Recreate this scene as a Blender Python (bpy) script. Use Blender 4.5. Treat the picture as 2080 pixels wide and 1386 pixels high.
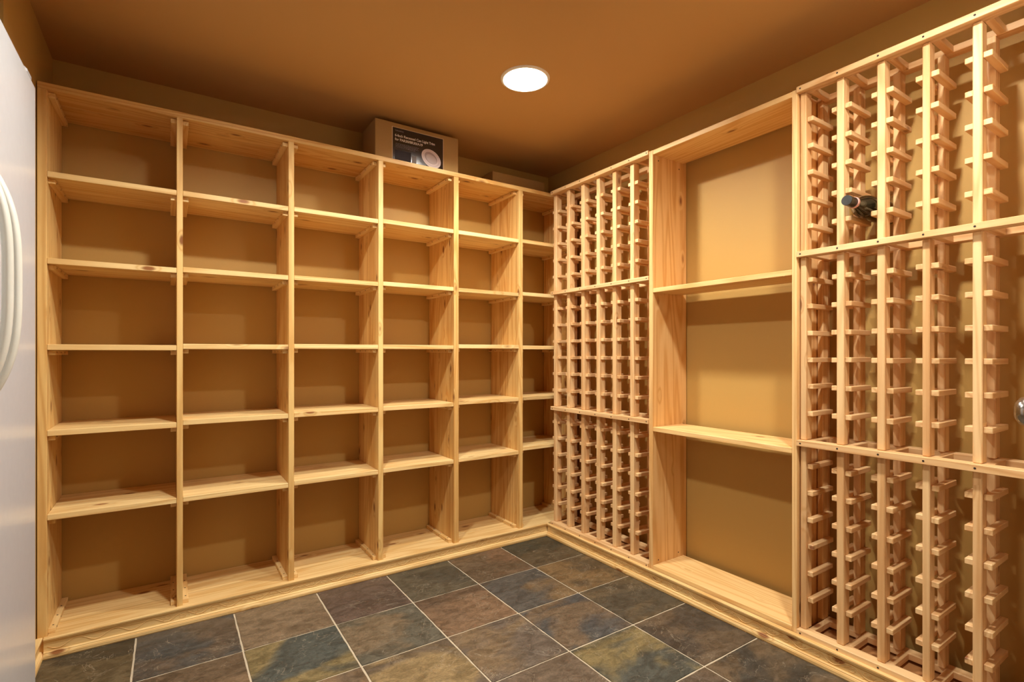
import bpy, bmesh, math, random
from mathutils import Vector, Matrix
random.seed(7)
for o in list(bpy.data.objects): bpy.data.objects.remove(o, do_unlink=True)
S = bpy.context.scene
COL = S.collection
pi = math.pi

# ------------------------------------------------------------------ camera
F_PX = 1044.3
cam_d = bpy.data.cameras.new('camera')
cam_d.sensor_width = 36.0
cam_d.lens = F_PX/2080*36.0
cam_d.shift_y = 26/2080
cam_d.clip_start = 0.02
cam = bpy.data.objects.new('camera', cam_d)
COL.objects.link(cam)
cam.location = (0, 0, 1.0115)
cam.rotation_euler = (pi/2, 0, -math.radians(33.706))
S.camera = cam

# ------------------------------------------------------------------ world, exposure, main lights
w = bpy.data.worlds.new('world'); S.world = w; w.use_nodes = True
w.node_tree.nodes['Background'].inputs[0].default_value = (1.0, 0.86, 0.7, 1)
w.node_tree.nodes['Background'].inputs[1].default_value = 0.15
S.view_settings.view_transform = 'Standard'
S.view_settings.look = 'None'
S.view_settings.gamma = 1.0
S.view_settings.use_curve_mapping = False
S.view_settings.exposure = 0.64
S.cycles.max_bounces = 16
S.cycles.diffuse_bounces = 10
LAMP_W = 13.0
LAMP_COL = (1.0, 0.96, 0.87)
LAMPS = [(1.199, 1.701), (1.22, 0.47), (0.33, 1.40)]
CEIL = 2.125

# ------------------------------------------------------------------ key planes (metres)
YA, XB = 2.2845, 1.7602       # fronts of the two runs of shelving
YW, XW, XL = 2.578, 1.996, -0.366   # back, right, left wall faces

# ------------------------------------------------------------------ node helpers
def lin(c):
    return tuple(((v/255)/12.92 if v/255 <= .04045 else ((v/255+.055)/1.055)**2.4) for v in c) + (1,)

class NT:
    def __init__(s, name):
        s.m = bpy.data.materials.new(name); s.m.use_nodes = True
        s.t = s.m.node_tree; s.b = s.t.nodes['Principled BSDF']
    def n(s, kind, **kw):
        nd = s.t.nodes.new(kind)
        for k, v in kw.items():
            if k.startswith('in_'):
                key = k[3:]; key = int(key) if key.isdigit() else key
                s.set(nd, key, v)
            else: setattr(nd, k, v)
        return nd
    def set(s, nd, key, v):
        sock = nd.inputs[key]
        if isinstance(v, bpy.types.NodeSocket): s.t.links.new(v, sock)
        elif isinstance(v, bpy.types.Node): s.t.links.new(v.outputs[0], sock)
        else: sock.default_value = v
    def math(s, op, a, b=None, c=None, clamp=False):
        nd = s.t.nodes.new('ShaderNodeMath'); nd.operation = op; nd.use_clamp = clamp
        for i, v in enumerate((a, b, c)):
            if v is not None: s.set(nd, i, v)
        return nd.outputs[0]
    def vmath(s, op, a, b=None):
        nd = s.t.nodes.new('ShaderNodeVectorMath'); nd.operation = op
        for i, v in enumerate((a, b)):
            if v is not None: s.set(nd, i, v)
        return nd.outputs[0]
    def ramp(s, f, a, b, x0=0.0, x1=1.0):
        nd = s.t.nodes.new('ShaderNodeMapRange'); nd.interpolation_type = 'SMOOTHSTEP'
        s.set(nd, 0, f); s.set(nd, 1, x0); s.set(nd, 2, x1); s.set(nd, 3, a); s.set(nd, 4, b)
        return nd.outputs[0]
    def mix(s, f, a, b, mode='MIX'):
        nd = s.t.nodes.new('ShaderNodeMix'); nd.data_type = 'RGBA'; nd.blend_type = mode
        s.set(nd, 0, f); s.set(nd, 6, a); s.set(nd, 7, b)
        return nd.outputs[2]
    def bump(s, h, strength=.2, dist=.002):
        nd = s.n('ShaderNodeBump', in_Strength=strength, in_Distance=dist, in_Height=h)
        s.set(s.b, 'Normal', nd.outputs[0])

def plain(name, col, rough=.5, metal=0.0, spec=.5, bump=None, coat=0.0):
    m = NT(name)
    m.b.inputs['Base Color'].default_value = lin(col)
    m.b.inputs['Roughness'].default_value = rough
    m.b.inputs['Metallic'].default_value = metal
    m.b.inputs['Specular IOR Level'].default_value = spec
    m.b.inputs['Coat Weight'].default_value = coat
    tc = m.n('ShaderNodeTexCoord')
    nz = m.n('ShaderNodeTexNoise', in_Scale=bump[0] if bump else 40.0, in_Detail=3.0)
    m.set(nz, 'Vector', tc.outputs['Object'])
    c = m.mix(m.ramp(nz.outputs[0], 0.0, 0.10, .3, .7), lin(col), lin(tuple(v*.86 for v in col)))
    m.set(m.b, 'Base Color', c)
    if bump: m.bump(nz.outputs[0], bump[1], bump[2])
    return m.m

_wood = {}
def wood(axis, kind='pine', plank=None):
    key = (axis, kind, plank)
    if key in _wood: return _wood[key]
    m = NT('%s_grain_%s%s' % (kind, axis.lower(), '_glued' if plank else ''))
    light, dark, knotc = {
        'pine':  ((232, 198, 130), (204, 152, 82), (122, 66, 24)),
        'shelf': ((240, 212, 152), (214, 170, 102), (140, 80, 34)),
        'fir':   ((238, 200, 140), (208, 154, 88), (134, 72, 32)),
        'clear': ((240, 206, 144), (216, 166, 98), (138, 78, 36)),
        'stick': ((236, 202, 150), (208, 160, 106), (132, 76, 42)),
    }[kind]
    tc = m.n('ShaderNodeTexCoord'); oi = m.n('ShaderNodeObjectInfo')
    off = m.math('MULTIPLY', oi.outputs['Random'], 23.0)
    ai = 'XYZ'.index(axis)
    vec = tc.outputs['Object']
    tone = m.math('MULTIPLY_ADD', oi.outputs['Random'], 1.0, 0.0)
    comb = m.n('ShaderNodeCombineXYZ', in_0=off, in_1=off, in_2=off)
    vec = m.vmath('ADD', vec, comb.outputs[0])
    seam = None
    if plank:
        pax, pw = plank
        sep = m.n('ShaderNodeSeparateXYZ'); m.set(sep, 0, tc.outputs['Object'])
        pc = m.math('DIVIDE', m.math('ADD', sep.outputs['XYZ'.index(pax)], m.math('MULTIPLY', oi.outputs['Random'], .05)), pw)
        fl = m.math('FLOOR', pc)
        wn = m.n('ShaderNodeTexWhiteNoise', noise_dimensions='1D')
        m.set(wn, 'W', m.math('ADD', fl, m.math('MULTIPLY', off, 3.0)))
        sh = m.vmath('MULTIPLY', wn.outputs['Color'], (7.0, 7.0, 7.0))
        vec = m.vmath('ADD', vec, sh)
        tone = wn.outputs['Value']
        fr = m.math('FRACT', pc)
        seam = m.ramp(m.math('ABSOLUTE', m.math('SUBTRACT', fr, .5)), 0.0, 1.0, .484, .499)
    sc = [1.0, 1.0, 1.0]; sc[ai] = 0.07
    v1 = m.vmath('MULTIPLY', vec, tuple(sc))
    sk = [1.0, 1.0, 1.0]; sk[ai] = 0.42
    vk = m.vmath('MULTIPLY', vec, tuple(sk))
    vor = m.n('ShaderNodeTexVoronoi', in_Scale=13.0, in_Randomness=1.0); m.set(vor, 'Vector', vk)
    wobble = m.n('ShaderNodeTexNoise', in_Scale=60.0, in_Detail=2.0); m.set(wobble, 'Vector', vk)
    d = m.math('ADD', vor.outputs['Distance'], m.math('MULTIPLY', m.math('SUBTRACT', wobble.outputs[0], .5), .06))
    rs = m.n('ShaderNodeSeparateColor'); m.set(rs, 0, vor.outputs['Color'])
    thr = {'pine': .25, 'shelf': .40, 'fir': .62, 'clear': .78, 'stick': .62}[kind]
    has = m.math('GREATER_THAN', rs.outputs[0], thr)
    knot = m.math('MULTIPLY', m.ramp(d, 1.0, 0.0, .06, .145), has)
    halo = m.math('MULTIPLY', m.ramp(d, 1.0, 0.0, .03, .30), has)
    n1 = m.n('ShaderNodeTexNoise', in_Scale=7.0, in_Detail=2.0, in_Distortion=.25); m.set(n1, 'Vector', v1)
    field = m.math('ADD', n1.outputs[0], m.math('MULTIPLY', halo, .11))
    s1 = m.math('SINE', m.math('MULTIPLY', field, 95.0 if kind != 'fir' else 75.0))
    ring = m.math('POWER', m.math('MULTIPLY_ADD', s1, .5, .5), 2.2)
    n2 = m.n('ShaderNodeTexNoise', in_Scale=160.0, in_Detail=3.0); m.set(n2, 'Vector', v1)
    n3 = m.n('ShaderNodeTexNoise', in_Scale=5.0, in_Detail=1.0); m.set(n3, 'Vector', v1)
    f = m.math('ADD', m.math('MULTIPLY', ring, .55), m.math('MULTIPLY', n3.outputs[0], .5))
    f = m.math('ADD', f, m.math('MULTIPLY', m.math('SUBTRACT', n2.outputs[0], .5), .55))
    f = m.math('ADD', f, m.math('MULTIPLY', m.math('SUBTRACT', tone, .5), .60 if plank else .34), clamp=True)
    c = m.mix(f, lin(light), lin(dark))
    c = m.mix(m.math('MULTIPLY', halo, .35), c, lin(tuple(v*.86 for v in dark)))
    c = m.mix(m.math('MULTIPLY', knot, .9), c, lin(knotc))
    if seam is not None: c = m.mix(m.math('MULTIPLY', seam, .5), c, lin(tuple(v*.55 for v in dark)))
    m.set(m.b, 'Base Color', c)
    m.b.inputs['Roughness'].default_value = .48
    m.b.inputs['Specular IOR Level'].default_value = .35
    m.bump(m.math('ADD', n2.outputs[0], m.math('MULTIPLY', knot, .5)), .12, .0008)
    _wood[key] = m.m
    return m.m

def paint(name, col):
    m = NT(name)
    tc = m.n('ShaderNodeTexCoord')
    n = m.n('ShaderNodeTexNoise', in_Scale=320.0, in_Detail=3.0); m.set(n, 'Vector', tc.outputs['Object'])
    n2 = m.n('ShaderNodeTexNoise', in_Scale=2.0, in_Detail=2.0); m.set(n2, 'Vector', tc.outputs['Object'])
    m.set(m.b, 'Base Color', m.mix(m.ramp(n2.outputs[0], 0.0, .08, .3, .7), lin(col), lin(tuple(v*.92 for v in col))))
    m.b.inputs['Roughness'].default_value = .55
    m.b.inputs['Specular IOR Level'].default_value = .35
    m.bump(n.outputs[0], .15, .0008)
    return m.m

M = {}
M['wall'] = paint('tan_wall_paint', (184, 148, 82))
M['ceiling'] = paint('tan_ceiling_paint', (190, 147, 90))
M['screw'] = plain('dark_screw_hole', (42, 24, 12), .7)
M['white'] = plain('white_appliance_enamel', (208, 211, 216), .28, spec=.5, coat=.2)
M['handle'] = plain('off_white_plastic', (216, 218, 210), .35)
M['gasket'] = plain('grey_gasket', (120, 120, 120), .7)
M['trim_white'] = plain('white_lamp_trim', (238, 232, 224), .4)
M['card'] = plain('brown_cardboard', (168, 134, 84), .8, spec=.15, bump=(90, .15, .001))
M['card_dark'] = plain('dark_cardboard_tape', (70, 50, 36), .6)
M['cardedge'] = plain('cut_cardboard_edge', (214, 190, 158), .8)
M['print_white'] = plain('white_print', (214, 206, 200), .4)
M['print_grey'] = plain('grey_print', (128, 122, 120), .65, spec=.2)
M['print_lilac'] = plain('pale_grey_print', (206, 188, 184), .35)
M['print_shade'] = plain('shaded_print', (150, 130, 126), .35)
M['print_shade2'] = plain('mid_shaded_print', (178, 160, 155), .35)
M['print_box'] = plain('dark_grey_print', (52, 46, 48), .7, spec=.15)
M['print_blue'] = plain('blue_print', (70, 110, 140), .3)
M['chrome'] = plain('satin_nickel', (172, 168, 162), .22, metal=1.0)
M['door'] = plain('white_door_paint', (224, 220, 210), .4)
M['capsule'] = plain('black_foil_capsule', (22, 24, 22), .34, spec=.6)
M['pink'] = plain('pink_foil_band', (226, 170, 160), .35)
M['paper'] = plain('white_paper_label', (226, 220, 206), .6)
M['base'] = plain('plywood_plinth', (176, 124, 72), .7)

def bottle_glass():
    m = NT('dark_green_bottle_glass')
    m.b.inputs['Base Color'].default_value = lin((16, 22, 14))
    m.b.inputs['Roughness'].default_value = .06
    m.b.inputs['Specular IOR Level'].default_value = .7
    m.b.inputs['Coat Weight'].default_value = .4
    m.b.inputs['Coat Roughness'].default_value = .03
    tc = m.n('ShaderNodeTexCoord')
    n = m.n('ShaderNodeTexNoise', in_Scale=30.0); m.set(n, 'Vector', tc.outputs['Object'])
    m.set(m.b, 'Base Color', m.mix(n.outputs[0], lin((14, 20, 12)), lin((22, 24, 18))))
    return m.m
M['bottle'] = bottle_glass()

def label_black():
    m = NT('glossy_black_label')
    tc = m.n('ShaderNodeTexCoord')
    n = m.n('ShaderNodeTexNoise', in_Scale=45.0, in_Detail=2.0, in_Distortion=1.5)
    m.set(n, 'Vector', m.vmath('MULTIPLY', tc.outputs['Object'], (1, 1, 2.5)))
    m.set(m.b, 'Base Color', m.mix(n.outputs[0], lin((26, 20, 22)), lin((34, 26, 26))))
    m.b.inputs['Roughness'].default_value = .13
    m.b.inputs['Specular IOR Level'].default_value = .8
    m.bump(n.outputs[0], .12, .001)
    return m.m
M['label'] = label_black()

def emissive(name, col, strength):
    m = NT(name)
    m.b.inputs['Base Color'].default_value = (0.9, 0.9, 0.9, 1)
    m.b.inputs['Emission Color'].default_value = col + (1,)
    m.b.inputs['Emission Strength'].default_value = strength
    return m.m
M['lens'] = emissive('lit_lamp_lens', (1.0, 0.95, 0.88), 12.0)

def slate():
    m = NT('slate_tiles')
    A = m.n('ShaderNodeVertexColor', layer_name='tint_a'); B = m.n('ShaderNodeVertexColor', layer_name='tint_b')
    R_ = m.n('ShaderNodeVertexColor', layer_name='shift')
    tc = m.n('ShaderNodeTexCoord')
    v = m.vmath('ADD', tc.outputs['Object'], m.vmath('MULTIPLY', R_.outputs[0], (9.0, 9.0, 9.0)))
    vs = m.vmath('MULTIPLY', v, (1.0, 1.7, 1.0))
    n1 = m.n('ShaderNodeTexNoise', in_Scale=2.6, in_Detail=4.0, in_Roughness=.5, in_Distortion=.6); m.set(n1, 'Vector', vs)
    n2 = m.n('ShaderNodeTexNoise', in_Scale=17.0, in_Detail=6.0, in_Roughness=.7, in_Distortion=.9); m.set(n2, 'Vector', vs)
    n3 = m.n('ShaderNodeTexNoise', in_Scale=140.0, in_Detail=3.0); m.set(n3, 'Vector', vs)
    c = m.mix(m.ramp(n1.outputs[0], 0.0, 1.0, .44, .56), A.outputs[0], B.outputs[0])
    lum = m.ramp(n2.outputs[0], .68, 1.34, .3, .7)
    cc = m.n('ShaderNodeCombineColor', in_0=lum, in_1=lum, in_2=lum)
    c = m.mix(1.0, c, cc.outputs[0], 'MULTIPLY')
    lum2 = m.ramp(n3.outputs[0], .86, 1.14, .3, .7)
    cc2 = m.n('ShaderNodeCombineColor', in_0=lum2, in_1=lum2, in_2=lum2)
    c = m.mix(1.0, c, cc2.outputs[0], 'MULTIPLY')
    # pale cleft ridges: thin iso-lines of a warped noise, broken up by another
    n4 = m.n('ShaderNodeTexNoise', in_Scale=6.5, in_Detail=7.0, in_Roughness=.62, in_Distortion=.9); m.set(n4, 'Vector', v)
    n5 = m.n('ShaderNodeTexNoise', in_Scale=6.0, in_Detail=2.0); m.set(n5, 'Vector', m.vmath('ADD', v, (3.1, 1.7, .4)))
    line = m.math('ABSOLUTE', m.math('SUBTRACT', n4.outputs[0], .5))
    vein = m.math('MULTIPLY', m.ramp(line, 1.0, 0.0, .0008, .006), m.ramp(n5.outputs[0], 0.0, 1.0, .47, .57))
    c = m.mix(m.math('MULTIPLY', vein, .42), c, lin((176, 164, 140)))
    m.set(m.b, 'Base Color', c)
    m.set(m.b, 'Roughness', m.ramp(n2.outputs[0], .38, .6, .3, .7))
    m.b.inputs['Specular IOR Level'].default_value = .45
    h = m.math('ADD', m.math('MULTIPLY', n2.outputs[0], .6), m.math('ADD', m.math('MULTIPLY', m.ramp(n4.outputs[0], 0.0, 1.0, .49, .51), .6), m.math('MULTIPLY', n3.outputs[0], .12)))
    m.bump(h, .45, .003)
    return m.m
M['slate'] = slate()
M['grout'] = plain('pale_grout', (196, 184, 160), .85, spec=.2, bump=(300, .3, .001))

# ------------------------------------------------------------------ object helpers
def tag(o, label=None, cat=None, group=None, kind=None):
    if label: o['label'] = label
    if cat: o['category'] = cat
    if group: o['group'] = group
    if kind: o['kind'] = kind
    return o
def empty(name, loc=(0, 0, 0)):
    o = bpy.data.objects.new(name, None); COL.objects.link(o); o.location = loc
    o.empty_display_size = .05
    return o
class MB:
    """collects shapes into one mesh; coordinates are world, the object origin is put at the mesh's first box centre"""
    def __init__(s): s.bm = bmesh.new(); s.mats = []
    def mi(s, m):
        if m not in s.mats: s.mats.append(m)
        return s.mats.index(m)
    def box(s, x0, x1, y0, y1, z0, z1, mat, bev=0.0):
        vs = [s.bm.verts.new((x, y, z)) for x in (x0, x1) for y in (y0, y1) for z in (z0, z1)]
        F = [(0, 1, 3, 2), (4, 6, 7, 5), (0, 4, 5, 1), (2, 3, 7, 6), (0, 2, 6, 4), (1, 5, 7, 3)]
        fs = [s.bm.faces.new([vs[i] for i in f]) for f in F]
        k = s.mi(mat)
        for f in fs: f.material_index = k
        if bev > 0:
            es = list({e for f in fs for e in f.edges})
            r = bmesh.ops.bevel(s.bm, geom=es, offset=bev, segments=1, affect='EDGES', profile=.5, clamp_overlap=True)
            for f in r['faces']: f.material_index = k
        return s
    def prism(s, pts, a, b, axis, mat):
        """pts: 2D outline (u,v) extruded along axis from a to b. axis X:(y,z) Y:(x,z) Z:(x,y)"""
        def P(u, v, t): return {'X': (t, u, v), 'Y': (u, t, v), 'Z': (u, v, t)}[axis]
        A = [s.bm.verts.new(P(u, v, a)) for u, v in pts]; B = [s.bm.verts.new(P(u, v, b)) for u, v in pts]
        n = len(pts); k = s.mi(mat); fs = []
        for i in range(n): fs.append(s.bm.faces.new((A[i], A[(i+1) % n], B[(i+1) % n], B[i])))
        fs.append(s.bm.faces.new(A[::-1])); fs.append(s.bm.faces.new(B))
        for f in fs: f.material_index = k
        return s
    def lathe(s, prof, origin, axis, mat, seg=32, cap=True, arc=(0, 2*pi)):
        """prof: (t, r) along axis"""
        full = abs(arc[1]-arc[0]-2*pi) < 1e-6
        def P(t, r, a):
            c, q = r*math.cos(a), r*math.sin(a); x, y, z = origin
            return {'X': (x+t, y+c, z+q), 'Y': (x+c, y+t, z+q), 'Z': (x+c, y+q, z+t)}[axis]
        k = s.mi(mat); rows = []
        ns = seg if full else seg+1
        for t, r in prof:
            rows.append([s.bm.verts.new(P(t, r, arc[0]+(arc[1]-arc[0])*i/seg)) for i in range(ns)])
        for a, b in zip(rows, rows[1:]):
            for i in range(seg):
                j = (i+1) % ns
                f = s.bm.faces.new((a[i], a[j], b[j], b[i])); f.material_index = k; f.smooth = True
        if cap and full:
            for row in (rows[0], rows[-1]):
                f = s.bm.faces.new(row); f.material_index = k
        return s
    def tube(s, pts, r, mat, seg=6, ry=None, up=(0, 0, 1)):
        ry = ry or r; k = s.mi(mat); rows = []
        pts = [Vector(p) for p in pts]; up = Vector(up)
        for i, p in enumerate(pts):
            t = (pts[min(i+1, len(pts)-1)]-pts[max(i-1, 0)]).normalized()
            a = t.cross(up).normalized(); b = a.cross(t).normalized()
            rows.append([s.bm.verts.new(p+a*math.cos(2*pi*j/seg)*r+b*math.sin(2*pi*j/seg)*ry) for j in range(seg)])
        for A, B in zip(rows, rows[1:]):
            for j in range(seg):
                f = s.bm.faces.new((A[j], A[(j+1) % seg], B[(j+1) % seg], B[j])); f.material_index = k; f.smooth = True
        for row in (rows[0], rows[-1]):
            f = s.bm.faces.new(row); f.material_index = k
        return s
    def build(s, name, parent=None, at=None):
        bmesh.ops.recalc_face_normals(s.bm, faces=s.bm.faces)
        me = bpy.data.meshes.new(name)
        c = Vector(at) if at is not None else sum((v.co for v in s.bm.verts), Vector())/len(s.bm.verts)
        for v in s.bm.verts: v.co -= c
        s.bm.to_mesh(me); s.bm.free()
        for m in s.mats: me.materials.append(m)
        o = bpy.data.objects.new(name, me); COL.objects.link(o)
        o.location = c
        if parent is not None:
            o.parent = parent
            base = Vector(parent.location)
            if parent.parent is not None: base = base + Vector(parent.parent.location)
            o.location = c - base
        return o
def board(name, parent, x0, x1, y0, y1, z0, z1, mat, bev=.0012):
    return MB().box(x0, x1, y0, y1, z0, z1, mat, bev).build(name, parent)

# ------------------------------------------------------------------ the setting
# floor with slate tiles
T, FX, FY = 0.3078, 0.2103, 1.9622
TINT = {(-2,-1): ((92,84,64),(62,58,48)), (-1,-1): ((66,72,78),(88,80,72)), (0,-1): ((96,84,70),(114,102,86)),
 (1,-1): ((86,74,70),(78,68,64)), (2,-1): ((78,76,66),(64,64,58)), (3,-1): ((106,84,66),(88,76,62)),
 (4,-1): ((56,58,50),(80,72,56)), (-1,0): ((108,92,74),(92,80,66)), (0,0): ((114,106,74),(66,76,78)),
 (1,0): ((104,94,78),(80,82,76)), (2,0): ((112,92,74),(88,74,62)), (3,0): ((106,90,66),(72,74,76)),
 (4,0): ((108,90,62),(80,70,54)), (0,1): ((108,92,72),(90,80,68)), (1,1): ((126,112,80),(88,80,70)),
 (2,1): ((108,94,74),(90,84,80)), (3,1): ((66,72,80),(98,86,72)), (4,1): ((86,78,62),(70,68,60)),
 (2,2): ((80,82,90),(92,82,72)), (3,2): ((114,106,72),(64,72,72)), (4,2): ((88,78,66),(66,62,58)),
 (3,3): ((104,90,74),(84,76,68)), (4,3): ((94,82,66),(58,58,56))}
def soft(c):
    g = sum(c)/3
    return tuple(min(255, (v*.8+g*.2)*k) for v, k in zip(c, (1.06, 1.0, .90)))
def build_floor():
    bm = bmesh.new()
    la = bm.loops.layers.float_color.new('tint_a'); lb = bm.loops.layers.float_color.new('tint_b'); ls = bm.loops.layers.float_color.new('shift')
    rnd = random.Random(3)
    pal = [((96,84,68),(74,70,62)), ((70,74,80),(90,82,72)), ((112,100,66),(84,78,66)), ((104,86,68),(86,76,64))]
    g = .0038
    def add(x0, x1, y0, y1, tile, key=None):
        if not tile:
            f = bm.faces.new([bm.verts.new(p) for p in ((x0,y0,-.0022),(x1,y0,-.0022),(x1,y1,-.0022),(x0,y1,-.0022))]); f.material_index = 1; return
        a, b = TINT.get(key, pal[rnd.randrange(4)])
        sh = (rnd.random(), rnd.random(), rnd.random(), 1)
        # softly uneven edge
        n = 10; pts = []
        for i in range(n): pts.append((x0+(x1-x0)*i/n, y0+rnd.uniform(-.0009,.0009)))
        for i in range(n): pts.append((x1+rnd.uniform(-.0009,.0009), y0+(y1-y0)*i/n))
        for i in range(n): pts.append((x1-(x1-x0)*i/n, y1+rnd.uniform(-.0009,.0009)))
        for i in range(n): pts.append((x0+rnd.uniform(-.0009,.0009), y1-(y1-y0)*i/n))
        top = [bm.verts.new((x, y, 0)) for x, y in pts]
        low = [bm.verts.new((x+(.0012 if x > (x0+x1)/2 else -.0012), y+(.0012 if y > (y0+y1)/2 else -.0012), -.0025)) for x, y in pts]
        fs = [bm.faces.new(top)]
        for i in range(len(pts)): fs.append(bm.faces.new((low[i], low[(i+1) % len(pts)], top[(i+1) % len(pts)], top[i])))
        for f in fs:
            f.material_index = 0
            for l in f.loops: l[la] = lin(soft(a)); l[lb] = lin(soft(b)); l[ls] = sh
    add(-1.15, 2.05, -.55, 2.62, False)
    for i in range(-5, 7):
        for j in range(-2, 9):
            x0, x1 = FX+i*T+g, FX+(i+1)*T-g
            y1, y0 = FY-j*T-g, FY-(j+1)*T+g
            x0c, x1c, y0c, y1c = max(x0, -1.1), min(x1, 2.0), max(y0, -.5), min(y1, 2.58)
            if x1c-x0c < .01 or y1c-y0c < .01: continue
            add(x0c, x1c, y0c, y1c, True, (i, j))
    # slab underneath so the floor has a thickness
    vs = [bm.verts.new((x, y, z)) for x in (-1.15, 2.05) for y in (-.55, 2.62) for z in (-.06, -.004)]
    for f in [(0,1,3,2),(4,6,7,5),(0,4,5,1),(2,3,7,6),(0,2,6,4),(1,5,7,3)]:
        q = bm.faces.new([vs[k] for k in f]); q.material_index = 1
    bmesh.ops.recalc_face_normals(bm, faces=bm.faces)
    me = bpy.data.meshes.new('floor'); bm.to_mesh(me); bm.free()
    me.materials.append(M['slate']); me.materials.append(M['grout'])
    o = bpy.data.objects.new('floor', me); COL.objects.link(o)
    tag(o, 'slate tile floor with pale grout lines', kind='structure')
build_floor()
def slab(name, x0, x1, y0, y1, z0, z1, mat, label=None):
    o = board(name, None, x0, x1, y0, y1, z0, z1, mat, 0)
    return tag(o, label, kind='structure')
slab('wall_back', XL-.05, XW+.06, YW, YW+.06, 0, CEIL+.0, M['wall'])
slab('wall_right', XW, XW+.06, -.56, YW, 0, CEIL, M['wall'])
slab('wall_left', XL-.08, XL, 1.885, YW, 0, CEIL, M['wall'])           # short return past the refrigerator
slab('wall_alcove_far', -1.12, XL-.08, 1.885, 1.95, 0, CEIL, M['wall'])
slab('wall_alcove_back', -1.18, -1.12, .82, 1.95, 0, CEIL, M['wall'])
slab('wall_alcove_near', -1.12, XL, .82, .88, 0, CEIL, M['wall'])
slab('wall_left_near', XL-.06, XL, -.50, .82, 0, CEIL, M['wall'])
slab('wall_front', XL-.06, 1.23, -.56, -.50, 0, CEIL, M['wall'])
slab('wall_front_right', 1.17, 1.23, -.50, .205, 0, CEIL, M['wall'])
slab('wall_door_head', 1.23, XW, .145, .205, 2.04, CEIL, M['wall'])
# ceiling slab with two round cut-outs for the recessed lamps
def build_ceiling():
    bm = bmesh.new(); holes = []
    for (cx, cy) in LAMPS:
        h = .14
        ring = [bm.verts.new((cx+.085*math.cos(2*pi*i/32), cy+.085*math.sin(2*pi*i/32), CEIL)) for i in range(32)]
        top = [bm.verts.new((v.co.x, v.co.y, CEIL+.06)) for v in ring]
        sq = []
        for i in range(32):
            a = 2*pi*i/32; c, s = math.cos(a), math.sin(a); k = h/max(abs(c), abs(s))
            sq.append(bm.verts.new((cx+k*c, cy+k*s, CEIL)))
        for i in range(32):
            j = (i+1) % 32
            bm.faces.new((ring[i], ring[j], sq[j], sq[i])); bm.faces.new((ring[i], top[i], top[j], ring[j]))
        holes.append((cx-h, cx+h, cy-h, cy+h))
    xs = sorted({-1.18, XW+.06} | {v for hh in holes for v in hh[:2]}); ys = sorted({-.56, YW+.06} | {v for hh in holes for v in hh[2:]})
    for x0, x1 in zip(xs, xs[1:]):
        for y0, y1 in zip(ys, ys[1:]):
            mx, my = (x0+x1)/2, (y0+y1)/2
            if any(a < mx < b and c < my < d for a, b, c, d in holes): continue
            bm.faces.new([bm.verts.new(p) for p in ((x0,y0,CEIL),(x1,y0,CEIL),(x1,y1,CEIL),(x0,y1,CEIL))])
    # top skin
    bm.faces.new([bm.verts.new(p) for p in ((-1.18,-.56,CEIL+.062),(XW+.06,-.56,CEIL+.062),(XW+.06,YW+.06,CEIL+.062),(-1.18,YW+.06,CEIL+.062))])
    me = bpy.data.meshes.new('ceiling'); bm.to_mesh(me); bm.free(); me.materials.append(M['ceiling'])
    o = bpy.data.objects.new('ceiling', me); COL.objects.link(o); tag(o, 'tan painted ceiling', kind='structure')
build_ceiling()

# recessed lamps
def lamp(cx, cy, label):
    t = empty('recessed_lamp', (cx, cy, CEIL))
    tag(t, label, 'ceiling light', 'recessed lamps in the ceiling')
    MB().lathe([(.0, .084), (-.001, .086), (-.006, .088), (-.007, .092), (-.004, .0985), (.0, .0995)], (cx, cy, CEIL), 'Z', M['trim_white'], 48, cap=False).build('trim_ring', t)
    MB().lathe([(.0, .084), (.01, .0838), (.03, .083), (.055, .082)], (cx, cy, CEIL), 'Z', M['trim_white'], 48, cap=False).build('baffle', t)
    MB().lathe([(.034, .001), (.035, .03), (.038, .06), (.042, .0765), (.050, .0775)], (cx, cy, CEIL), 'Z', M['lens'], 48).build('lens', t)
    ld = bpy.data.lights.new('lamp_light', 'AREA'); ld.shape = 'DISK'; ld.size = .10; ld.energy = LAMP_W; ld.color = LAMP_COL
    lo = bpy.data.objects.new('lamp_light', ld); COL.objects.link(lo); lo.parent = t; lo.location = (0, 0, .026)
lamp(*LAMPS[0], 'round white recessed ceiling light glowing over the corner of the wine racks')
lamp(*LAMPS[1], 'round white recessed ceiling light near the door end of the right wine rack')
lamp(*LAMPS[2], 'round white recessed ceiling light between the refrigerator and the shelving unit')

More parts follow.
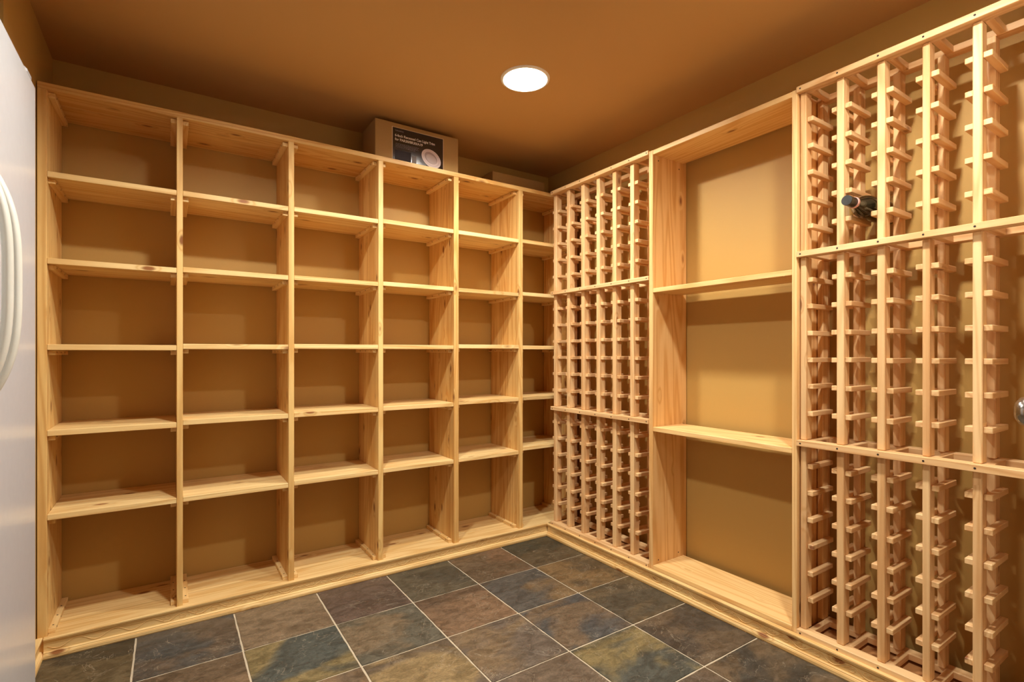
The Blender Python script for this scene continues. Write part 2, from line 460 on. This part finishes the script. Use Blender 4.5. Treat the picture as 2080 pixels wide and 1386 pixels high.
# baseboards with moulded profile and a carved vine
def base_profile(s):   # (distance out from shelving front, height); s = sign into room
    P = [(0, 0), (.0185, 0), (.0205, .004), (.0205, .012), (.018, .0165), (.0155, .018), (.0155, .0205), (.0125, .0225), (.009, .0235),
         (.009, .0535), (.0125, .0545), (.0145, .0575), (.0145, .061), (.017, .063), (.017, .0675), (.014, .069), (0, .069)]
    return [(d*s, z) for d, z in P]
def vine(mb, axis, plane, a, b, out, mat, period=.1015, phase=0.0):
    """wavy vine with scrolls on the flat band between heights .0235 and .0535"""
    n = int((b-a)/.004)
    def P(t, z, lift=0.0): return (t, plane+out*(.009+lift), z) if axis == 'X' else (plane+out*(.009+lift), t, z)
    zc, am = .0385, .0105
    def f(t): return zc+am*math.sin(2*pi*(t-phase)/period)
    upv = (0, out, 0) if axis == 'X' else (out, 0, 0)
    mb.tube([P(a+(b-a)*i/n, f(a+(b-a)*i/n)) for i in range(n+1)], .0011, mat, 5, .0014, upv)
    k = int((b-a)/period)+1
    for q in range(-1, 2*k+1):
        t0 = phase+q*period/2
        sgn = 1 if q % 2 == 0 else -1
        pts = []
        for i in range(15):
            u = i/14; ang = u*2.6*pi; r = (1-u)*.0085+.0015
            t = t0+period*.25+r*math.cos(ang)*1.9*sgn; z = zc-am*.45*sgn+r*math.sin(ang)*.9*sgn
            if not (a+.004 < t < b-.004): pts = []; break
            pts.append(P(t, min(max(z, .026), .051)))
        if pts: mb.tube(pts, .0007, mat, 4, .0010, upv)
        for lf in (.12, .36):      # small leaf blades
            tc_ = t0+period*lf
            if a+.01 < tc_ < b-.012:
                z0 = f(tc_); dz = -.008*sgn if lf < .2 else .007*sgn
                mb.tube([P(tc_+.012*u, min(max(z0+dz*math.sin(u*pi*.6), .0255), .0515)) for u in (0, .25, .5, .75, 1)], .0009, mat, 4, .0009, upv)
BM_ = wood('X', 'clear'); BMY = wood('Y', 'clear')
bb = MB().prism([(YA-d, z) for d, z in base_profile(1)], XL+.0205, XB-.0, 'X', wood('X', 'shelf')).build('baseboard_back')
tag(bb, 'carved pine baseboard under the shelving', kind='structure')
mb = MB(); vine(mb, 'X', YA, XL+.03, XB-.03, -1, wood('X', 'clear'), phase=.02); mb.build('vine_carving', bb)
bb = MB().prism([(XB-d, z) for d, z in base_profile(1)], .215, YA-.020, 'Y', wood('Y', 'shelf')).build('baseboard_right')
tag(bb, 'carved pine baseboard under the wine racks', kind='structure')
mb = MB(); vine(mb, 'Y', XB, .222, YA-.03, -1, wood('Y', 'clear'), phase=.005); mb.build('vine_carving', bb)
bb = MB().prism([(XL+d, z) for d, z in base_profile(1)], 1.89, YA, 'Y', wood('Y', 'shelf')).build('baseboard_left')
tag(bb, 'plain end of the pine baseboard on the left wall', kind='structure')

# ------------------------------------------------------------------ pine shelving unit on the back wall
U = empty('shelving_unit', (.8, (YA+YW)/2, 0))
tag(U, 'tall knotty pine shelving unit with six columns of empty cubbyholes along the back wall', 'shelving unit')
PV = wood('Z', 'pine', ('Y', .088)); PS = wood('X', 'shelf', ('Y', .14)); PT = wood('X', 'pine', ('Y', .145)); CL = wood('Y', 'shelf')
YB = YW-.003
panels = [(-.3635, -.3390), (.0238, .0430), (.4118, .4335), (.7932, .8155), (1.1768, 1.2040), (1.5690, 1.5945), (1.957, 1.978)]
PZ0, PZ1 = .068, 1.894
for i, (x0, x1) in enumerate(panels):
    board('side_panel' if i in (0, 6) else 'divider', U, x0, x1, YA, YB, PZ0 if i else .0, PZ1, PV)
board('top_board', U, -.3635, 1.978, YA-.001, YB, PZ1, 1.915, PT)
board('bottom_board', U, -.3385, 1.978, YA+.001, YB, .046, .0675, wood('X', 'shelf', ('Y', .14)))
board('plinth', U, -.3385, 1.978, YA+.004, YA+.024, .001, .0455, M['base'])
SH = [(1.622, 1.332, 1.0435, .7555, .474), (1.623, 1.337, 1.0490, .763, .4750), (1.625, 1.339, 1.0525, .7655, .481),
      (1.630, 1.343, 1.0535, .769, .4845), (1.630, 1.341, 1.0585, .7755, .4885), (1.633, 1.3465, 1.056, .778, .505)]
cleat_me = None
def cleat(x0, z0):
    mb = MB()
    mb.box(x0, x0+.019, YA+.022, YB-.004, z0, z0+.016, CL, .001)
    for k, y in enumerate((.05, .13, .21)):
        mb.lathe([(-.0004, .0028), (.0002, .0028)], (x0-.0001, YA+y, z0+.009), 'X', M['screw'], 8)
        mb.lathe([(-.0002, .0028), (.0004, .0028)], (x0+.0191, YA+y, z0+.009), 'X', M['screw'], 8)
        mb.lathe([(-.0002, .0028), (.0004, .0028)], (x0+.0095, YA+y, z0+.0161), 'Z', M['screw'], 8)
    return mb.build('cleat', U)
cleat0 = cleat(0.0, 0.0); cl_base = cleat0.location.copy()
first = [True]
def place_cleat(x0, z0):
    o = cleat0 if first[0] else cleat0.copy()
    if not first[0]: COL.objects.link(o)
    first[0] = False
    o.parent = U; o.location = cl_base+Vector((x0, random.uniform(-.003, .003), z0))
for c in range(6):
    xl, xr = panels[c][1], panels[c+1][0]
    for z in SH[c]:
        board('shelf', U, xl+.0004, xr-.0004, YA+.0015, YB, z-.0195, z, PS)
        place_cleat(xl, z-.0195-.0165); place_cleat(xr-.019, z-.0195-.0165)
    place_cleat(xl, PZ1-.018); place_cleat(xr-.019, PZ1-.018)
    place_cleat(xl, .0680); place_cleat(xr-.019, .0680)

# ------------------------------------------------------------------ open shelf unit between the racks
N = empty('open_shelf_unit', ((XB+XW)/2, 1.23, 0))
tag(N, 'open pine display unit with two wide shelves standing between the two wine racks', 'shelf unit')
ny0, ny1 = .9105, 1.5535
NP = wood('Z', 'fir'); NS = wood('Y', 'clear')
XP = XB+.003
board('side_panel', N, XP, 1.992, ny1-.0215, ny1, .066, 1.9045, NP)
board('side_panel', N, XP, 1.992, ny0, ny0+.0165, .066, 1.9045, NP)
board('top_board', N, XP+.0005, 1.970, ny0+.0167, ny1-.0217, 1.885, 1.9040, NS)
board('shelf', N, XP+.001, 1.955, ny0+.0167, ny1-.0217, 1.2795, 1.2985, NS)
board('shelf', N, XP+.001, 1.960, ny0+.0167, ny1-.0217, .6715, .6905, NS)
board('bottom_board', N, XP+.001, 1.970, ny0+.0167, ny1-.0217, .066, .085, NS)
board('plinth', N, XP+.002, 1.97, ny0+.001, ny1-.001, .001, .0655, M['base'])
mb = MB()
for (x, z) in ((1.80, 1.865), (1.94, 1.855), (1.80, .10), (1.935, .105)):
    mb.lathe([(0, .003), (.0005, .003)], (x, ny1-.0217-.0004, z), 'Y', M['screw'], 10)
mb.build('screw', N)

# ------------------------------------------------------------------ wine racks
ROWS = [1.792, 1.7015, 1.612, 1.5225, 1.4315, 1.2525, 1.162, 1.0725, .983, .8925, .8015, .6245, .5355, .4455, .3550, .2650, .1765]
FRAMES = [(1.891, 1.9105), (1.3365, 1.3555), (.7010, .7210), (.0650, .0845)]
SV = wood('Z', 'stick'); SX = wood('X', 'stick'); SY = wood('Y', 'stick')
XU0, XU1 = XB+.018, XB+.057          # front uprights
XR0, XR1 = 1.893, 1.932              # rear uprights
XE = 1.938                           # back of the rack
def rack(ladders, yhi, ylo, label, left_first, last_row_y, nvis):
    """ladders: (y_hi, y_lo) of every upright; the camera-facing rails hang on the low-y side"""
    R = empty('wine_rack', ((XB+XE)/2, (yhi+ylo)/2, 0))
    tag(R, label, 'wine rack', 'lattice wine racks on the right wall')
    for k, (z0, z1) in enumerate(FRAMES):
        mb = MB().box(XB-.002, XB+.038, ylo, yhi, z0, z1, SY, .0012)
        for (a, b) in ladders: mb.lathe([(-.0004, .0028), (.0004, .0028)], (XB-.0022, (a+b)/2, (z0+z1)/2), 'X', M['screw'], 10)
        mb.lathe([(-.0004, .0028), (.0004, .0028)], (XB-.0022, last_row_y, (z0+z1)/2), 'X', M['screw'], 10)
        mb.build('front_rail', R)
        board('back_rail', R, XE-.036, XE, ylo, yhi, z0, z1, SY)
    # cross pieces at the frames
    for z0, z1 in FRAMES:
        for (a, b) in ladders:
            board('cross_piece', R, XB+.0385, XE-.0365, b-.0185, b, z0, z1, SX)
    zs = [(FRAMES[i+1][1]+.0003, FRAMES[i][0]-.0003) for i in range(3)]
    for (a, b) in ladders:
        for z0, z1 in zs:
            board('front_upright', R, XU0, XU1, b, a, z0, z1, SV, .0022)
            board('rear_upright', R, XR0, XR1, b, a, z0, z1, SV, .0022)
    # bottle rails: every one a stick of its own along the depth of the rack
    proto = MB().box(0, XE-.012-(XB+.026), -.0092, .0092, 0, .0158, SX, .0014).build('bottle_rail', R)
    pb = proto.location.copy()
    spots = []
    for (a, b) in ladders:
        for z in ROWS: spots.append((b-.0094, z))
    other = []
    for i, (a, b) in enumerate(ladders):
        if i == 0 and left_first is False: continue
        for z in ROWS: other.append((a+.0094, z))
    for z in ROWS: other.append((last_row_y, z))
    other.sort(key=lambda s: s[0])
    spots.sort(key=lambda s: s[0])
    vis = spots[:100]; rest = spots[100:]
    need = 100-len(vis)
    vis += other[:need]; rest += other[need:]
    for k, (y, z) in enumerate(vis):
        o = proto if k == 0 else proto.copy()
        if k: COL.objects.link(o); o.parent = R
        o.location = pb+Vector((XB+.026+random.uniform(-.002, .002), y, z+random.uniform(-.0012, .0012)))
    mb = MB()
    for y, z in rest:
        dx = random.uniform(-.002, .002)
        mb.box(XB+.026+dx, XE-.012+dx, y-.0092, y+.0092, z, z+.0158, SX, .0014)
    o = mb.build('bottle_rail', R); o['kind'] = 'stuff'; o['label'] = 'further bottle rails on the far side of the uprights'
    board('plinth', R, XB+.002, XE, ylo+.001, yhi-.001, .001, .0550, M['base'])
    return R
LL = [(2.2120, 2.1900), (2.1030, 2.0800), (1.9900, 1.9660), (1.8780, 1.8560), (1.7690, 1.7420), (1.6570, 1.6340)]
k_ = 1.010
def sc(p): return (p[0]*k_, p[1]*k_)
LL = [sc(p) for p in [(2.2262, 2.2030), (2.1147, 2.0924), (2.0007, 1.9775), (1.8872, 1.8645), (1.7767, 1.7527), (1.6632, 1.6407)]]
rack(LL, 2.2520, 1.5545, 'narrow six-column lattice wine rack in the corner, left of the open display unit', True, 1.5645, 6)
LR = [sc(p) for p in [(.8975, .8791), (.7852, .7640), (.6734, .6530), (.5623, .5450), (.4537, .4340), (.3340, .3140)]]
rack(LR, .9100, .2400, 'lattice wine rack beside the door, holding one dark bottle near its top', False, .2500, 5)

# ------------------------------------------------------------------ wine bottle
by, bz, bx = .7258, 1.4722, 1.689
Bt = empty('wine_bottle', (bx, by, bz))
tag(Bt, 'dark wine bottle lying neck-out in the upper right wine rack', 'bottle')
body = [(.043, .0148), (.052, .0155), (.062, .0172), (.078, .0225), (.094, .0285), (.112, .0335), (.130, .0354), (.148, .0365), (.17, .0368), (.283, .0368), (.291, .035), (.294, .029)]
MB().lathe(body, (bx, by, bz), 'X', M['bottle'], 40).build('glass_body', Bt, (bx, by, bz))
cp = MB().lathe([(.0006, .0142), (.0014, .0149), (.003, .0152), (.012, .0152), (.014, .0149), (.040, .0157), (.041, .0150)], (bx, by, bz), 'X', M['capsule'], 36)
for r0, r1, t_ in ((.001, .0042, .0005), (.0044, .0060, .0000), (.0062, .0096, .0005), (.0098, .0112, .0000), (.0114, .0144, .0005)):
    cp.lathe([(t_, r0), (t_, r1)], (bx, by, bz), 'X', M['capsule'], 36, cap=False)
    cp.lathe([(t_, r1), (.0007, r1)], (bx, by, bz), 'X', M['capsule'], 36, cap=False)
cp.build('foil_capsule', Bt)
MB().lathe([(.0395, .0150), (.040, .0163), (.050, .0172), (.0505, .0150)], (bx, by, bz), 'X', M['pink'], 36, cap=False).build('neck_band', Bt)
MB().lathe([(.185, .0369), (.1851, .0373), (.255, .0373), (.2551, .0369)], (bx, by, bz), 'X', M['paper'], 30, cap=False, arc=(-.2, pi*.75)).build('paper_label', Bt)
bpy.data.objects['foil_capsule']['label'] = 'black foil capsule'; bpy.data.objects['neck_band']['label'] = 'pale pink band'

# ------------------------------------------------------------------ refrigerator in the alcove
FXD = -.300
Fr = empty('refrigerator', (-.62, 1.40, 0))
tag(Fr, 'white side-by-side refrigerator with two curved handles at the left edge', 'refrigerator')
MB().box(-1.02, FXD-.062, .925, 1.874, .03, 1.725, M['white'], .006).build('cabinet', Fr)
def door(y0, y1):
    bm_ = MB(); bm_.box(FXD-.055, FXD, y0, y1, .10, 1.738, M['white'], .009)
    d = bm_.build('door', Fr)
    md = d.modifiers.new('soft_edge', 'BEVEL'); md.width = .003; md.segments = 3; md.limit_method = 'ANGLE'
    MB().box(FXD-.0615, FXD-.0555, y0+.012, y1-.012, .115, 1.725, M['gasket']).build('gasket', d)
    return d
dF = door(1.394, 1.878); dN = door(.925, 1.388)
def handle(y, bow, d, wid):
    pts = []; z0, z1 = .915, 1.395; n = 28
    for i in range(n+1):
        u = i/n; e = abs(2*u-1)
        x = FXD-.004+bow*(1-e**3.2)
        pts.append((x, y, z0+(z1-z0)*u))
    o = MB().tube(pts, .012, M['handle'], 14, wid, up=(1, 0, 0)).build('handle', d)
handle(1.432, .046, dF, .0085); handle(1.350, .048, dN, .0085)
MB().box(-.345, FXD-.006, 1.80, 1.862, 1.7385, 1.757, M['white'], .006).build('hinge_cover', Fr)
MB().box(-.36, FXD-.03, .94, 1.85, .012, .095, M['gasket'], .004).build('toe_grille', Fr)
for yy in (.98, 1.80):
    for xx in (-.95, -.42): MB().lathe([(0, .02), (.03, .02)], (xx, yy, .0), 'Z', M['gasket'], 16).build('foot', Fr)

# ------------------------------------------------------------------ boxes on top of the shelving unit
TZ = 1.9155
C1 = empty('cardboard_box', (1.005, 2.41, TZ))
tag(C1, 'tall brown cardboard box with a black printed label on top of the shelving unit', 'box')
MB().box(.790, 1.220, 2.32, 2.50, TZ, 2.101, M['card'], .002).build('carton', C1)
MB().box(.870, 1.137, 2.3190, 2.3199, TZ+.002, 2.0815, M['cardedge']).build('label_border', C1)
lab = MB().box(.8735, 1.1335, 2.3176, 2.3188, TZ+.003, 2.078, M['label']).build('printed_label', C1)
def text(body, size, x, z, mat, parent, wbold=.0, space=1.0, width=None):
    cu = bpy.data.curves.new('lettering', 'FONT'); cu.body = body; cu.size = size; cu.extrude = .0003; cu.offset = wbold; cu.space_character = space
    tmp = bpy.data.objects.new('lettering', cu); COL.objects.link(tmp)
    bpy.context.view_layer.update()
    me = bpy.data.meshes.new_from_object(tmp.evaluated_get(bpy.context.evaluated_depsgraph_get()))
    bpy.data.objects.remove(tmp, do_unlink=True)
    wd = max(v.co.x for v in me.vertices)
    k = width/wd if width else 1
    for v in me.vertices: v.co = Vector((v.co.x*k, -v.co.z, v.co.y))
    me.materials.clear(); me.materials.append(mat)
    o = bpy.data.objects.new('lettering', me); COL.objects.link(o)
    o.parent = parent
    o.location = Vector((x, 2.3172, z))-(Vector(C1.location)+Vector(parent.location) if parent is not C1 else Vector(C1.location))
    return o
text('6-Inch Recessed Can Light Trim', .0165, .884, 2.0370, M['print_white'], lab, .0004, 1.0, .205)
text('for PAR30/BR30/A19', .0165, .884, 2.0185, M['print_white'], lab, .0004, 1.0, .140)
text('TORCHSTAR', .0075, .884, 2.062, M['print_grey'], lab, .0002, 1.0, .044)
mb = MB()
for r, (wd) in enumerate((.118, .112, .116, .100)):
    z = 2.0045-r*.0058; x = .887
    rr = random.Random(r)
    while x < .887+wd:
        ww = rr.uniform(.004, .011); mb.box(x, min(x+ww, .887+wd), 2.3172, 2.3175, z-.0009, z+.0009, M['print_grey']); x += ww+.0022
mb.build('fine_print', lab)
MB().box(.884, .965, 2.3172, 2.3175, TZ+.006, 1.974, M['print_box']).build('picture_panel', lab)
MB().box(.968, .992, 2.3172, 2.3175, TZ+.006, 1.962, M['print_grey']).build('picture_panel', lab)
# printed picture of a lamp trim: flat ovals on the label
def oval(mb, cx, cz, rx, rz, y, mat, tilt=-.5):
    k = mb.mi(mat); c, s = math.cos(tilt), math.sin(tilt)
    vs = [mb.bm.verts.new((cx+rx*math.cos(a)*c-rz*math.sin(a)*s, y, cz+rx*math.cos(a)*s+rz*math.sin(a)*c)) for a in [2*pi*i/40 for i in range(40)]]
    f = mb.bm.faces.new(vs); f.material_index = k
mb = MB()
mb.box(1.046, 1.072, 2.31745, 2.3176, 2.000, 2.011, M['print_box'])
oval(mb, 1.070, 1.968, .054, .041, 2.3174, M['print_lilac']); oval(mb, 1.070, 1.969, .045, .033, 2.3173, M['print_shade2'])
oval(mb, 1.0695, 1.9695, .043, .0315, 2.3172, M['print_lilac']); oval(mb, 1.068, 1.971, .036, .0255, 2.3171, M['print_shade'])
oval(mb, 1.0705, 1.966, .030, .0195, 2.3170, M['print_shade2'])
mb.build('trim_picture', lab)

C2 = empty('cardboard_box', (1.68, 2.50, TZ))
tag(C2, 'low brown cardboard box in the dark corner on top of the shelving unit', 'box')
MB().box(1.497, 1.862, 2.44, 2.565, TZ, 2.030, M['card'], .002).build('carton', C2)
MB().box(1.498, 1.861, 2.47, 2.53, 2.0302, 2.0308, M['card_dark']).build('packing_tape', C2)

# ------------------------------------------------------------------ door at the right edge, its knob just in view
D = MB().box(1.236, 1.990, .165, .205, .008, 2.032, M['door'], .002).build('door_1'); tag(D, 'white door at the right with a satin nickel knob', kind='structure')
for (z0, z1) in ((.16, .80), (1.0, 1.88)):
    for (x0, x1) in ((1.34, 1.57), (1.66, 1.89)):
        MB().box(x0, x1, .205, .209, z0, z1, M['door'], .003).build('door_panel', D)
K = MB()
kx, kz, ky = 1.338, .9035, .205
K.lathe([(0, .031), (.003, .031), (.006, .028), (.008, .012), (.030, .0105), (.036, .014), (.042, .022), (.052, .0275), (.062, .0285), (.070, .025), (.076, .016), (.078, .001)], (kx, ky, kz), 'Y', M['chrome'], 32).build('door_knob', D)
